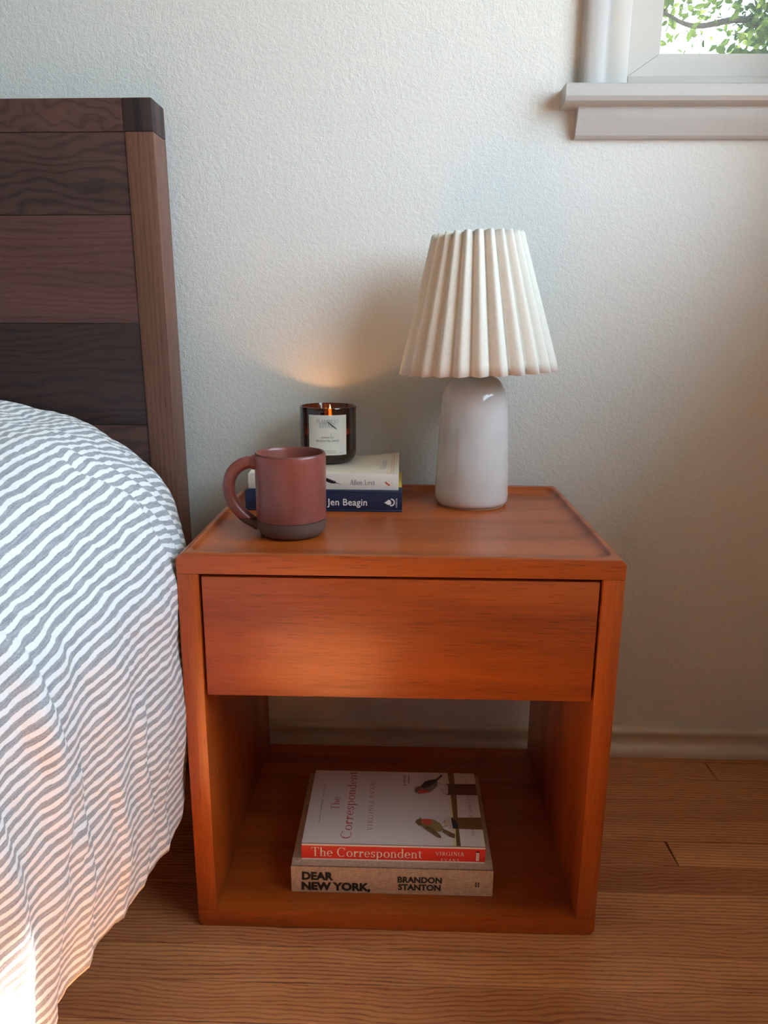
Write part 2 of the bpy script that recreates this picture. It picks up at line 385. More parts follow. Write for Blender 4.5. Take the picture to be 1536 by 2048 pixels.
# ------------------------------------------------------------------ windows
def glass_mat():
    t = NT('window_glass')
    tr = t.n('BsdfTransparent', {0: col(.97, .98, .98)}); gl = t.n('BsdfGlossy', {'Roughness': .02})
    lw = t.n('LayerWeight', {0: .12}, out=0)
    mx = t.n('MixShader', {0: t.math('MULTIPLY', lw, .5), 1: tr, 2: gl}); t.t.links.new(mx, t.out.inputs[0]); return t.m
M['glass'] = glass_mat()
M['screen'] = plain('insect_screen', srgb(120, 122, 122), .6)
def build_window(name, plane, a0, a1, z0, z1, wallpos, sgn, screen=False, right_casing=True):
    """plane 'back': a = x, depth along +y ; plane 'right': a = y, depth along +x. d<0 is into the room."""
    w = empty(name, (0, 0, 0), kind='structure')
    def bxp(nm, aa, ab, da, db, za, zb, mat, bev=.0015, parent=w):
        if sgn < 0: da, db = -db, -da
        if plane == 'back': return box(nm, aa, ab, wallpos+da, wallpos+db, za, zb, mat, parent, bev)
        return box(nm, wallpos+da, wallpos+db, aa, ab, za, zb, mat, parent, bev)
    def prof(nm, pr, aa, ab, mat):
        return extrude_profile(nm, [(wallpos+sgn*d, z) for d, z in pr], 'x' if plane == 'back' else 'y', aa, ab, mat, w, angle=25)
    cw = .034
    if plane == 'back':                                             # side casings: rounded profile, extruded upwards
        for x in (a0-cw-.002, a1+.002):
            pr = [(0, 0), (0, -.012), (.004, -.0165), (.010, -.018), (.028, -.018), (.033, -.015), (cw, -.010), (cw, 0)]
            loft('casing', [[(x+p, wallpos+sgn*q, zz) for p, q in pr] for zz in (z0+.004, z1+cw)], M['trim'], w, angle=50)
    else:
        for yy in (a0-cw, a1): bxp('casing', yy, yy+cw, -.018, 0, z0+.004, z1+cw, M['trim'], .004)
    bxp('casing', a0, a1, -.018, 0, z1, z1+cw, M['trim'], .004)
    bxp('jamb', a0-.002, a0+.004, -.001, .13, z0, z1, M['trim'], 0); bxp('jamb', a1-.004, a1+.002, -.001, .13, z0, z1, M['trim'], 0)
    bxp('jamb', a0, a1, -.001, .13, z1-.006, z1+.002, M['trim'], 0)
    prof('stool', [(.13, z0-.02), (-.030, z0-.02), (-.037, z0-.017), (-.040, z0-.012), (-.040, z0+.0015), (-.038, z0+.0035), (.0, z0+.004), (.13, z0+.006)], a0-cw-.025, min(a1+cw+.02, XR-.002) if plane == 'back' else a1+cw+.012, M['trim'])
    prof('apron', [(0, z0-.02), (-.021, z0-.02), (-.0205, z0-.027), (-.018, z0-.036), (-.0135, z0-.046), (-.011, z0-.053), (-.008, z0-.056), (0, z0-.0565)], a0-cw-.004, min(a1+cw-.002, XR-.004) if plane == 'back' else a1+cw-.01, M['trim'])
    # vinyl frame then mitred sash
    f = .0275; d0 = .010
    za, zb = z0+.012, z1-.006; aa, ab = a0+.004, a1-.004
    bxp('window_frame', aa, aa+f, d0, d0+.07, za, zb, M['vinyl']); bxp('window_frame', ab-f, ab, d0, d0+.07, za, zb, M['vinyl'])
    bxp('window_frame', aa+f, ab-f, d0, d0+.07, z0+.006, za+.0128, M['vinyl'], .001); bxp('window_frame', aa+f, ab-f, d0, d0+.07, zb-f, zb, M['vinyl'])
    o = (aa+f+.0008, ab-f-.0008, za+.0136, zb-f-.0008); sw = .0405 if plane == 'back' else .045; sz = .027 if plane == 'back' else .045
    i = (o[0]+sw, o[1]-sw, o[2]+sz, o[3]-sz); g = .00025
    co = [(o[0], o[2]), (o[1], o[2]), (o[1], o[3]), (o[0], o[3])]; ci = [(i[0], i[2]), (i[1], i[2]), (i[1], i[3]), (i[0], i[3])]
    for k in range(4):
        q = [co[k], co[(k+1) % 4], ci[(k+1) % 4], ci[k]]
        cx = sum(p[0] for p in q)/4; cz = sum(p[1] for p in q)/4
        q = [(p[0]+(g if p[0] < cx else -g)*(k % 2 == 0), p[1]+(g if p[1] < cz else -g)*(k % 2 == 1)) for p in q]
        lo = []
        for dd in (.014, .050):
            lo.append([((p, wallpos+sgn*dd, z) if plane == 'back' else (wallpos+dd, p, z)) for p, z in q])
        loft('sash_rail', lo, M['vinyl'], w, angle=30)
    bxp('pane', i[0]-.004, i[1]+.004, .032, .036, i[2]-.004, i[3]+.004, M['glass'], 0)
    if screen:
        bm = bmesh.new(); p = .0014; hw = .00015; x = i[0]-.02
        while x < i[1]+.02: bx(bm, x-hw, x+hw, wallpos+.062, wallpos+.0622, i[2]-.02, i[3]+.02); x += p
        z = i[2]-.02
        while z < i[3]+.02: bx(bm, i[0]-.02, i[1]+.02, wallpos+.0622, wallpos+.0624, z-hw, z+hw); z += p
        tag(bmobj('insect_screen', bm, M['screen'], w), kind='stuff')
    return w
build_window('window_1', 'back', W1X0, W1X1, W1Z0, W1Z1, YW, 1, screen=True)
build_window('window_2', 'right', W2Y0, W2Y1, W2Z0, W2Z1, XR, 1)

# ------------------------------------------------------------------ outdoors: lawn and a tree
t = NT('lawn'); o_ = t.obj()
M['lawn'] = t.done(Base_Color=t.mix(t.noise(o_, 3, 4), srgb(128, 122, 104), srgb(160, 152, 132)), Roughness=.95)
bm = bmesh.new(); bx(bm, -14, 16, -14, 16, -.75, -.6); struct(bmobj('ground', bm, M['lawn']))
def leaf_mat():
    t = NT('leaf'); r_ = t.noise(t.obj(), 6, 2)
    c = t.mix(t.ramp(r_, .35, .65), srgb(52, 70, 34), srgb(112, 128, 58))
    d = t.n('BsdfDiffuse', {0: c}); tl = t.n('BsdfTranslucent', {0: c})
    t.t.links.new(t.n('MixShader', {0: .55, 1: d, 2: tl}), t.out.inputs[0]); return t.m
M['leaf'] = leaf_mat(); M['bark'] = plain('bark', srgb(64, 55, 46), .9)
tree = empty('tree', (2.2, 3.6, -.6), 'leafy tree with thin branches outside the window', 'tree')
tube('trunk', spline([(2.2, 3.6, -.6), (2.15, 3.58, .6), (2.2, 3.5, 1.6), (2.1, 3.45, 2.6), (2.0, 3.4, 3.4)]), .09, M['bark'], tree)
br = [[(2.18, 3.5, 1.5), (1.9, 3.35, 1.85), (1.6, 3.25, 2.05), (1.3, 3.2, 2.02), (1.05, 3.15, 2.12)],
      [(2.12, 3.46, 2.1), (1.7, 3.3, 2.3), (1.35, 3.2, 2.32), (.95, 3.1, 2.5)],
      [(1.35, 3.2, 2.32), (1.22, 3.18, 2.16), (1.12, 3.15, 1.98), (1.05, 3.14, 1.86)],
      [(1.9, 3.35, 1.85), (1.7, 3.2, 1.9), (1.55, 3.1, 1.84), (1.48, 3.05, 1.74)],
      [(2.1, 3.45, 2.6), (2.5, 3.5, 3.0), (2.9, 3.6, 3.2)]]
for k, b in enumerate(br):
    p = spline(b); tube('branch', p, [.028*(1-.85*i/len(p)) if k < 2 or k == 4 else .010*(1-.8*i/len(p)) for i in range(len(p))], M['bark'], tree, n=7)
lv, lf = [], []
def leaf(c, L):
    d = Vector((rnd.gauss(0, 1), rnd.gauss(0, 1), rnd.gauss(-.3, .8))).normalized(); s = d.cross(Vector((rnd.gauss(0, 1), rnd.gauss(0, 1), rnd.gauss(0, 1)))).normalized()
    nn = d.cross(s); b = len(lv); w = L*.26
    lv.extend([c, c+d*L*.35+s*w+nn*L*.06, c+d*L*.7+s*w*.8, c+d*L+nn*(-L*.1), c+d*L*.7-s*w*.8, c+d*L*.35-s*w+nn*L*.06, c+d*L*.5-nn*L*.03])
    lf.extend([(b, b+1, b+6), (b+1, b+2, b+6), (b+2, b+3, b+6), (b+3, b+4, b+6), (b+4, b+5, b+6), (b+5, b, b+6)])
for cx, cy, cz, sx, sy, sz, nl in ((1.66, 3.2, 1.95, .09, .12, .14, 620), (1.75, 3.2, 2.15, .2, .15, .25, 420), (1.32, 3.15, 2.12, .14, .1, .05, 120), (1.14, 3.15, 2.08, .06, .05, .09, 70),
                                   (1.30, 3.05, 1.80, .03, .03, .03, 5), (2.2, 3.4, 2.8, .4, .3, .4, 700), (1.5, 3.2, 2.6, .35, .25, .22, 500), (.7, 3.2, 2.6, .25, .25, .22, 260), (1.15, 3.1, 1.95, .09, .05, .07, 34)):
    for _ in range(nl): leaf(Vector((rnd.gauss(cx, sx), rnd.gauss(cy, sy), rnd.gauss(cz, sz))), rnd.uniform(.03, .06))
tag(pyobj('foliage', lv, lf, M['leaf'], tree, smooth=True), kind='stuff')

# ================================================================== NIGHTSTAND
NW, NH, NDp, TS, TT, TB = .23, .456, .355, .0222, .0217, .0224
ns = empty('nightstand', (0, NDp/2, 0), 'reddish-brown wooden nightstand with one drawer and open shelf', 'nightstand')
def rrect(x0, x1, y0, y1, r, z, m=6):
    pts = []
    for cx, cy, a in ((x1-r, y0+r, -90), (x1-r, y1-r, 0), (x0+r, y1-r, 90), (x0+r, y0+r, 180)):
        for k in range(m+1):
            q = R(a+90*k/m); pts.append((cx+r*math.cos(q), cy+r*math.sin(q), z))
    return pts
RC = .0085
loops = [rrect(-NW, NW, 0, NDp, .0008, NH-TT+.0003)]
for k in range(7):
    q = R(90*k/6); ins = RC*(1-math.cos(q)); e = .0008*(k/6)
    loops.append(rrect(-NW+ins, NW-ins, e, NDp-e, .0008, NH-RC+RC*math.sin(q)))
rim = .0105; ix0, ix1, iy0, iy1 = -NW+rim, NW-rim, rim-.001, NDp-rim
TRAY = NH - .0085
loops.append(rrect(ix0-.0006, ix1+.0006, iy0-.0006, iy1+.0006, .0186, NH))
for k in range(9):
    q = R(90*k/8); ins = .0006+.016*(1-math.cos(q)) if k else 0; 
    zz = NH-.0006-(NH-TRAY-.0006)*math.sin(q)
    loops.append(rrect(ix0+ins, ix1-ins, iy0+ins, iy1-ins, max(.018-ins*.6, .004), zz))
loft('top', loops, M['night_x'], ns, angle=60)
loops = []
for k in range(7):
    q = R(90*k/6); ins = RC*(1-math.sin(q)); loops.append([(-NW+ins, y, RC*(1-math.cos(q))) for y in ()] or rrect(-NW+ins, NW-ins, 0, NDp, .0008, RC*(1-math.cos(q))))
loops.append(rrect(-NW, NW, 0, NDp, .0008, TB-.0003))
loft('bottom_panel', loops, M['night_x'], ns, angle=60)
for s in (-1, 1):
    xa, xb = sorted((s*NW, s*(NW-TS)))
    box('side_panel', xa, xb, 0, NDp, TB, NH-TT, M['night_z'], ns, .0008)
DX, DZ0, DZ1 = .2050, .2968, .4312
drawer = box('drawer', -DX, DX, .0012, .0185, DZ0, DZ1, M['night_x'], ns, .0012)
bm = bmesh.new()
bx(bm, -DX+.008, -DX+.02, .0185, .33, DZ0+.012, DZ1-.02); bx(bm, DX-.02, DX-.008, .0185, .33, DZ0+.012, DZ1-.02)
bx(bm, -DX+.02, DX-.02, .318, .33, DZ0+.012, DZ1-.02); bx(bm, -DX+.02, DX-.02, .0185, .318, DZ0+.014, DZ0+.02)
bmobj('drawer_box', bm, M['night_y'], drawer)
box('back_panel', -NW+TS, NW-TS, .338, .348, DZ0-.002, NH-TT, M['night_x'], ns)

# ================================================================== BED
bed = empty('bed', (-1.0, -.7, 0), 'dark walnut bed frame with plank headboard against the wall', 'bed')
hb = []
HX, HY0, HY1, HZ, PWD, RL = -.3165, .314, .366, .962, .0372, .0395
HL = -1.6835
def tilt(o):                                                        # the headboard stands a hair out of square
    o.data.transform(Matrix.Translation((HX, 0, 0)) @ Matrix.Rotation(R(-.38), 4, 'Y') @ Matrix.Translation((-HX, 0, 0))); return o
def hpart(nm, x0, x1, z0, z1, mat, y0=HY0, y1=HY1, bev=.0012):
    return tilt(box(nm, x0, x1, y0, y1, z0, z1, mat, bed, bev))
hpart('headboard_post', HX-PWD, HX, .0, HZ-RL-.0002, M['walnut_post']); hpart('headboard_post', HL, HL+PWD, .0, HZ-RL-.0002, M['walnut_post'])
hpart('headboard_rail', HL+.058, HX-.058+.0195, HZ-RL, HZ, M['walnut_rail'])
hpart('headboard_rail', HX-.0385, HX, HZ-RL, HZ, M['walnut_end'])
hpart('headboard_rail', HL, HL+.058, HZ-RL, HZ, M['walnut_end'])
for z0, z1, m in ((.8226, HZ-RL, 'walnut_a'), (.684, .8226, 'walnut_b'), (.5455, .684, 'walnut_c'), (.405, .5455, 'walnut_a'), (.265, .405, 'walnut_c')):
    hpart('headboard_plank', HL+PWD+.0002, HX-PWD-.0002, z0+.0003, z1-.0003, M[m], HY0+.0015, HY1-.008, .0006)
for xa in (-.335, -1.69):
    box('side_rail', xa, xa+.025, -1.72, HY0, .17, .30, M['walnut_b'], bed, .003)
box('foot_rail', -1.69, -.31, -1.745, -1.72, .17, .30, M['walnut_b'], bed, .003)
for xa in (-.39, -1.68): box('leg', xa, xa+.05, -1.70, -1.65, 0, .17, M['walnut_post'], bed, .003)
box('slat_base', -1.665, -.335, -1.715, HY0-.004, .225, .245, M['night_y'], bed)
mat_o = box('mattress', -1.655, -.345, -1.70, .30, .2455, .47, M['sheet'], None, .05, 5)
tag(mat_o, 'white mattress lying under the striped duvet', 'mattress')

def crm(P, m):
    return spline([(p[0], p[1], 0) for p in P], m)
def seg_d(p, path):
    best = 9; side = 1
    for (a, b), (c, d) in zip(path[:-1], path[1:]):
        dx, dy = c-a, d-b; L = dx*dx+dy*dy; k = max(0, min(1, ((p[0]-a)*dx+(p[1]-b)*dy)/L))
        ex, ey = p[0]-a-k*dx, p[1]-b-k*dy; dd = math.hypot(ex, ey)
        if dd < best: best = dd; side = 1 if (dx*ey-dy*ex) > 0 else -1
    return best, side
RIDGES = [  # (path of (y, z), width, height, sharp side)
 ([(-.36, .53), (-.30, .512), (-.262, .49), (-.244, .455), (-.240, .41), (-.232, .37), (-.232, .31), (-.25, .24), (-.26, .15)], .013, .009, 1),
 ([(-.21, .50), (-.185, .45), (-.19, .36), (-.20, .30)], .030, -.008, -1),
 ([(-.205, .33), (-.20, .26), (-.205, .20), (-.20, .15)], .008, .005, 1),
 ([(-.10, .34), (-.105, .28), (-.09, .22), (-.10, .15)], .008, .0045, 1),
 ([(-.055, .27), (-.06, .22), (-.05, .15)], .007, .004, 1),
 ([(-.155, .30), (-.145, .24), (-.15, .15)], .007, .004, -1),
 ([(-.30, .36), (-.29, .30), (-.285, .22), (-.29, .15)], .010, .006, 1),
 ([(-.45, .5), (-.44, .4), (-.45, .28), (-.44, .15)], .03, .014, 1),
 ([(-.02, .54), (.02, .505), (.05, .47), (.06, .43)], .008, -.005, -1),
 ([(.02, .55), (.06, .515), (.095, .48), (.10, .43)], .006, -.003, 1),
 ([(-.005, .50), (.0, .46), (.005, .40)], .007, .004, 1),
]
def build_duvet():
    ys = []
    y = .288
    while y > -1.62:
        ys.append(y); y -= .0035 if y > -.5 else .02
    rows, uvs = [], []
    for y in ys:
        f = max(0.0, -y)
        zc = .600 - .11*min(f, .7)
        X0 = -.2365 - .06*min(f, .6) - .12*max(0, min(f, .5)-.13)
        if y > .0: X0 -= .33*y*y/(y+.045)
        if y > .12: e = min((y-.12)/.17, 1.0); zc -= .045*(1-math.sqrt(max(0, 1-e**2.2)))
        hem = .147 + .0025*math.sin(y*31+.5) + .0015*math.sin(y*67)
        if y > 0: hem += y*.55
        P = [(-1.0, zc), (X0-.5, zc-.002), (X0-.34, zc-.006), (X0-.24, zc-.012), (X0-.165, zc-.024), (X0-.105, zc-.044), (X0-.056, zc-.077),
             (X0-.021, zc-.115), (X0-.004, zc-.158), (X0, zc-.21)]
        zl = P[-1][1]
        P += [(X0-.001, zl-(zl-hem)*.35), (X0-.006, zl-(zl-hem)*.7), (X0-.012, hem)]
        pts = crm(P, 11)
        rows.append([Vector((p.x, y, p.y)) for p in pts])
        acc = 0; uu = [0.0]
        for a, b in zip(pts[:-1], pts[1:]): acc += (b-a).length; uu.append(acc)
        uvs.append(uu)
    n = len(rows[0]); out = []
    for i, rw in enumerate(rows):
        o = []
        for j, p in enumerate(rw):
            du = rw[min(j+1, n-1)] - rw[max(j-1, 0)]; dv = rows[min(i+1, len(rows)-1)][j] - rows[max(i-1, 0)][j]
            nrm = du.cross(dv); nrm.normalize()
            nrm = -nrm
            h = 0.0
            if p.x > -.75 and p.y < .12:
                for path, w, amp, sd in RIDGES:
                    d, side = seg_d((p.y, p.z), path)
                    if d < w*3:
                        ww = w*(.55 if side == sd else 1.25); h += amp*math.exp(-(d/ww)**2)*min(1, max(0, (.62-p.z)/.06))
            side_f = min(1, max(0, (.56-p.z)/.15))
            q = Vector((p.y*9, p.z*2.2+p.x*2.5, 1.7))
            h += .008*side_f*noise.noise(q)
            h += .0065*noise.noise(Vector((p.x*14, p.y*13, p.z*10))) + .0022*noise.noise(Vector((p.x*42, p.y*46, p.z*30)))
            h += .0012*noise.noise(Vector((p.x*110, p.y*120, p.z*70)))
            v = p + nrm*h
            if y_clear(v) and v.x > -.2335: v.x = -.2335 - (v.x+.2335)*.1
            o.append(v)
        out.append(o)
    # mirror over the bed's middle line
    m = len(ys); vs, fs, uvl = [], [], []
    for i in range(m):
        left = [Vector((-2.0-p.x, p.y, p.z)) for p in out[i][:0:-1]]
        full = left + out[i]; vs += full
        uvl += [(-u, ys[i]) for u in uvs[i][:0:-1]] + [(u, ys[i]) for u in uvs[i]]
    N = 2*n-1
    for i in range(m-1):
        for j in range(N-1): fs.append((i*N+j, i*N+j+1, (i+1)*N+j+1, (i+1)*N+j))
    # close the head end towards the mattress and the foot end
    base = len(vs)
    for j in range(N):
        p = vs[j]; vs.append(Vector((p.x + (.012 if p.x < -1 else -.012), .300, max(p.z-.09, .15)))); uvl.append((uvl[j][0], uvl[j][1]+.09))
    for j in range(N-1): fs.append((base+j, base+j+1, j+1, j))
    me = bpy.data.meshes.new('duvet'); me.from_pydata(vs, [], fs); me.update()
    uv = me.uv_layers.new(name='cloth')
    for lp in me.loops:
        a = uvl[lp.vertex_index]; k = min(1, max(0, (abs(a[0])-.62)/.45)); uv.data[lp.index].uv = (a[0]-math.copysign(.27*k, a[0])*a[1], a[1])
    o = mesh_obj('duvet', me, M['duvet'], None, smooth=True)
    md = o.modifiers.new('thickness', 'SOLIDIFY'); md.thickness = .008; md.offset = -1
    return tag(o, 'grey and white striped linen duvet draped over the bed', 'duvet')
def y_clear(v): return v.y > -.004
duvet = build_duvet()

# ================================================================== LAMP
def linen_mat():
    t = NT('natural_linen'); uv = t.n('TexCoord', out=2); u, v, _ = t.xyz(uv)
    wa = t.noise(t.vec(t.math('MULTIPLY', u, 1500), t.math('MULTIPLY', v, 120), 0.0), 1, 2)
    wb = t.noise(t.vec(t.math('MULTIPLY', u, 120), t.math('MULTIPLY', v, 1500), 0.0), 1, 2)
    w = t.math('MULTIPLY', t.math('ADD', wa, wb), .5)
    c = t.mix(t.ramp(w, .35, .65), srgb(226, 218, 203), srgb(240, 233, 220))
    fl = t.ramp(t.noise(t.vec(t.math('MULTIPLY', u, 260), t.math('MULTIPLY', v, 160), 0.0), 1, 1), .78, .82, 0, .35)
    c = t.mix(fl, c, srgb(140, 120, 96))
    b = t.n('BsdfPrincipled', {'Base Color': c, 'Roughness': .9, 'Normal': t.bump(w, .35, .0005)})
    tl = t.n('BsdfTranslucent', {0: c})
    t.t.links.new(t.n('MixShader', {0: .14, 1: b, 2: tl}), t.out.inputs[0]); return t.m
M['linen'] = linen_mat()
def ceramic_mat():
    t = NT('white_glaze'); o = t.obj()
    h = t.math('ADD', t.noise(o, 120, 3, .6), t.math('MULTIPLY', t.noise(o, 38, 2), 2.0))
    pits = t.ramp(t.n('TexVoronoi', {'Vector': o, 'Scale': 95.0}), .035, .06, 0, 1)
    h = t.math('ADD', h, t.math('MULTIPLY', pits, .5))
    c = t.mix(t.ramp(t.noise(o, 16, 3), .3, .7), srgb(222, 218, 214), srgb(210, 205, 200))
    return t.done(Base_Color=c, Roughness=.06, Normal=t.bump(h, .12, .0014), Coat_Weight=.4, Coat_Roughness=.05)
M['ceramic'] = ceramic_mat()
M['brass'] = plain('dull_metal', srgb(150, 140, 120), .4, Metallic=1.0)
M['bulb'] = plain('frosted_bulb', srgb(235, 232, 225), .3)
M['felt'] = plain('unglazed_foot', srgb(190, 170, 150), .9)
LX, LY = .0964, .2795
lamp = empty('table_lamp', (LX, LY, TRAY), 'white ceramic table lamp with pleated linen shade on the nightstand', 'lamp')
def wobble(k, z): return 1 + .010*noise.noise(Vector((math.cos(k*6.283)*1.2, math.sin(k*6.283)*1.2, z*14)))
prof = [(.0, .0015), (.046, .0015), (.0482, .003), (.0497, .007), (.0500, .014), (.0488, .05), (.0470, .09), (.0452, .12), (.0438, .138), (.0425, .147),
        (.0400, .1555), (.0360, .1625), (.0305, .168), (.0250, .171), (.0205, .1725), (.0185, .175), (.0180, .181), (.0176, .186), (.0, .186)]
lathe('lamp_base', prof, (LX, LY, TRAY), M['ceramic'], lamp, 72, wob=wobble)
lathe('foot_ring', [(.0, .0), (.0455, .0), (.0455, .002), (.0, .002)], (LX, LY, TRAY), M['felt'], lamp, 48)
sock = lathe('socket', [(0, .184), (.0155, .184), (.0155, .222), (.0135, .225), (0, .225)], (LX, LY, TRAY), M['brass'], lamp, 32)
lathe('bulb', [(.0, .222), (.012, .222), (.013, .234), (.022, .25), (.028, .268), (.027, .283), (.019, .297), (.008, .303), (0, .304)], (LX, LY, TRAY), M['bulb'], lamp, 32)
NP, K = 25, 10; n = NP*K
SZ0, SZ1 = .6255, .7945; SX0, SX1 = .0995, .0932
RB, RT = .1040, .0582
vs, fs, uvl = [], [], []
NV = 14; st = math.tan(R(2.1))
for i in range(NV+1):
    q = i/NV
    for j in range(n):
        a = 2*math.pi*j/n; ph = (j/K) % 1.0; pid = j//K
        jit = .16*noise.noise(Vector((pid*3.1, 2.0, q*.8)))
        R0 = RB+(RT-RB)*q; dep = (.0115-.0035*q)*(1+.35*noise.noise(Vector((pid*1.7, 9.0, 0))))
        cw = abs(math.sin(math.pi*(ph)))**.72                          # rounded ridge, tight valley
        r = R0 - dep*(1-cw)
        a2 = a + (jit*.10+ .05*math.sin(2*math.pi*ph)*0.6)*(2*math.pi/NP)*1.5
        x = r*math.cos(a2); yv = r*math.sin(a2)
        zz = SZ0+(SZ1-SZ0)*q + x*st + .0016*cw*(1 if i == NV else 0) - .0012*cw*(1 if i == 0 else 0)
        vs.append((SX0+(SX1-SX0)*q+x, LY+yv, zz)); uvl.append((j/n*.75, q*.17))
for i in range(NV):
    for j in range(n): fs.append((i*n+j, i*n+(j+1) % n, (i+1)*n+(j+1) % n, (i+1)*n+j))
shade = pyobj('lamp_shade', vs, fs, M['linen'], lamp, smooth=True)
uv = shade.data.uv_layers.new(name='cloth')
for p in shade.data.polygons:
    js = [shade.data.loops[l].vertex_index % n for l in p.loop_indices]; wrap = max(js) > n/2 and min(js) == 0
    for l in p.loop_indices:
        vi = shade.data.loops[l].vertex_index; u, v = uvl[vi]
        uv.data[l].uv = (u + (.75 if wrap and vi % n == 0 else 0), v)
md = shade.modifiers.new('thickness', 'SOLIDIFY'); md.thickness = .0009; md.offset = -1
bm = bmesh.new()
for k in range(3):
    a = 2*math.pi*k/3+.5; d = Vector((math.cos(a), math.sin(a), 0)); s = d.cross(Vector((0, 0, 1)))
    c0 = Vector((SX1, LY, .776)); P = [c0+s*.0012, c0-s*.0012, c0+d*.049-s*.0012, c0+d*.049+s*.0012]
    vv = [bm.verts.new(p) for p in P]+[bm.verts.new(p+Vector((0, 0, .0024))) for p in P]
    for q in ((0,1,2,3),(7,6,5,4),(0,4,5,1),(1,5,6,2),(2,6,7,3),(3,7,4,0)): bm.faces.new([vv[i] for i in q])
bmobj('shade_spider', bm, M['brass'], shade)

# ================================================================== MUG
def mug_mat():
    t = NT('mug_glaze'); o = t.obj(); x, y, z = t.xyz(o)
    edge = t.math('ADD', z, t.math('MULTIPLY', t.math('SUBTRACT', t.noise(o, 40, 2), .5), .0008))
    glz = t.ramp(edge, TRAY+.0198, TRAY+.0202)
    lip = t.math('GREATER_THAN', z, TRAY+.0945)
    line = t.math('MULTIPLY', t.ramp(edge, TRAY+.0192, TRAY+.0196), t.ramp(edge, TRAY+.0205, TRAY+.0201))
    g = t.mix(t.ramp(t.noise(o, 30, 4, .65), .3, .7), srgb(144, 80, 70), srgb(124, 66, 57))
    sp = t.ramp(t.noise(o, 900, 1), .76, .80)
    g = t.mix(sp, g, srgb(70, 36, 34)); g = t.mix(t.math('MULTIPLY', lip, .55), g, srgb(100, 66, 58))
    u = t.mix(t.noise(o, 220, 3), srgb(106, 80, 70), srgb(86, 64, 56))
    c = t.mix(glz, u, g); c = t.mix(line, c, srgb(48, 28, 24))
    return t.done(Base_Color=c, Roughness=t.math('ADD', t.math('MULTIPLY', glz, -.38), .68), Normal=t.bump(t.noise(o, 260, 3), .12, .0006))
M['mug'] = mug_mat()
MX, MY = -.1263, .1125
mug = empty('mug', (MX, MY, TRAY), 'terracotta glazed stoneware mug with unglazed brown base', 'mug')
MH = .0962
prof = [(0, .0012), (.030, .0), (.0345, .0012), (.0378, .0045), (.0395, .0095), (.0400, .016), (.0402, .05), (.0405, .085), (.0405, MH-.003), (.0398, MH-.0008), (.0386, MH), (.0374, MH-.0008),
        (.0366, MH-.004), (.0364, .05), (.0360, .016), (.033, .008), (.026, .0055), (0, .005)]
lathe('body', prof, (MX, MY, TRAY), M['mug'], mug, 72)
ang = R(186)
hp = spline([(.037, .0845), (.048, .0845), (.0585, .0800), (.0665, .0715), (.0705, .0595), (.0695, .0455), (.0625, .0315), (.0510, .0195), (.0375, .0105)], 6)
hp3 = [(MX+p.x*math.cos(ang), MY+p.x*math.sin(ang), TRAY+p.y) for p in hp]
tube('handle', hp3, [.0088 if i < 4 else (.0072 if i < len(hp3)-5 else .0066) for i in range(len(hp3))], M['mug'], mug, 14, 1.1)
# coffee-less inside: the mug is empty in view

# ================================================================== BOOKS
M['pages'] = None
t = NT('page_edges'); o_ = t.obj(); x, y, z = t.xyz(o_)
M['pages'] = t.done(Base_Color=t.mix(t.ramp(t.noise(t.vec(t.math('MULTIPLY', x, 8), t.math('MULTIPLY', y, 8), t.math('MULTIPLY', z, 2600)), 1, 1), .35, .65), srgb(226, 216, 196), srgb(198, 186, 164)), Roughness=.9)
def cloth_mat(name, a, b, sc=1300):
    t = NT(name); x, y, z = t.xyz(t.obj())
    wa = t.noise(t.vec(t.math('MULTIPLY', x, sc), t.math('MULTIPLY', y, sc*.1), t.math('MULTIPLY', z, sc*.1)), 1, 2)
    wb = t.noise(t.vec(t.math('MULTIPLY', x, sc*.1), t.math('MULTIPLY', y, sc), t.math('MULTIPLY', z, sc)), 1, 2)
    w = t.math('MULTIPLY', t.math('ADD', wa, wb), .5)
    return t.done(Base_Color=t.mix(t.ramp(w, .36, .64), a, b), Roughness=.85, Normal=t.bump(w, .3, .0004))
M['linen_cover'] = cloth_mat('beige_book_cloth', srgb(196, 172, 148), srgb(158, 134, 112))
M['white_cover'] = plain('white_jacket', srgb(226, 219, 212), .45)
M['red'] = plain('red_jacket', srgb(214, 52, 42), .42)
M['cream_cover'] = plain('cream_cover', srgb(228, 214, 192), .5)
M['grey_spine'] = plain('pale_spine', srgb(226, 214, 202), .5)
M['navy'] = plain('navy_cover', srgb(31, 43, 70), .4)
M['yellow'] = plain('yellow_print', srgb(226, 190, 70), .5)
for k, c in dict(ink=(26, 22, 24), white_ink=(236, 232, 226), pink_ink=(196, 96, 96), rose_ink=(170, 120, 116), black=(20, 18, 18), orange=(206, 96, 60), dark_grey=(84, 78, 76), faint=(150, 146, 136),
                 bird_dark=(52, 48, 52), bird_grey=(128, 112, 104), bird_red=(206, 84, 62), bird_olive=(150, 136, 84), bird_brown=(120, 94, 62), log=(120, 88, 52), log_dark=(96, 66, 44), log_end=(214, 200, 180), shade_yellow=(226, 216, 160),
                 tan_line=(212, 140, 90)).items():
    M[k] = plain('print_'+k, srgb(*c), .6)
E_ = .00018
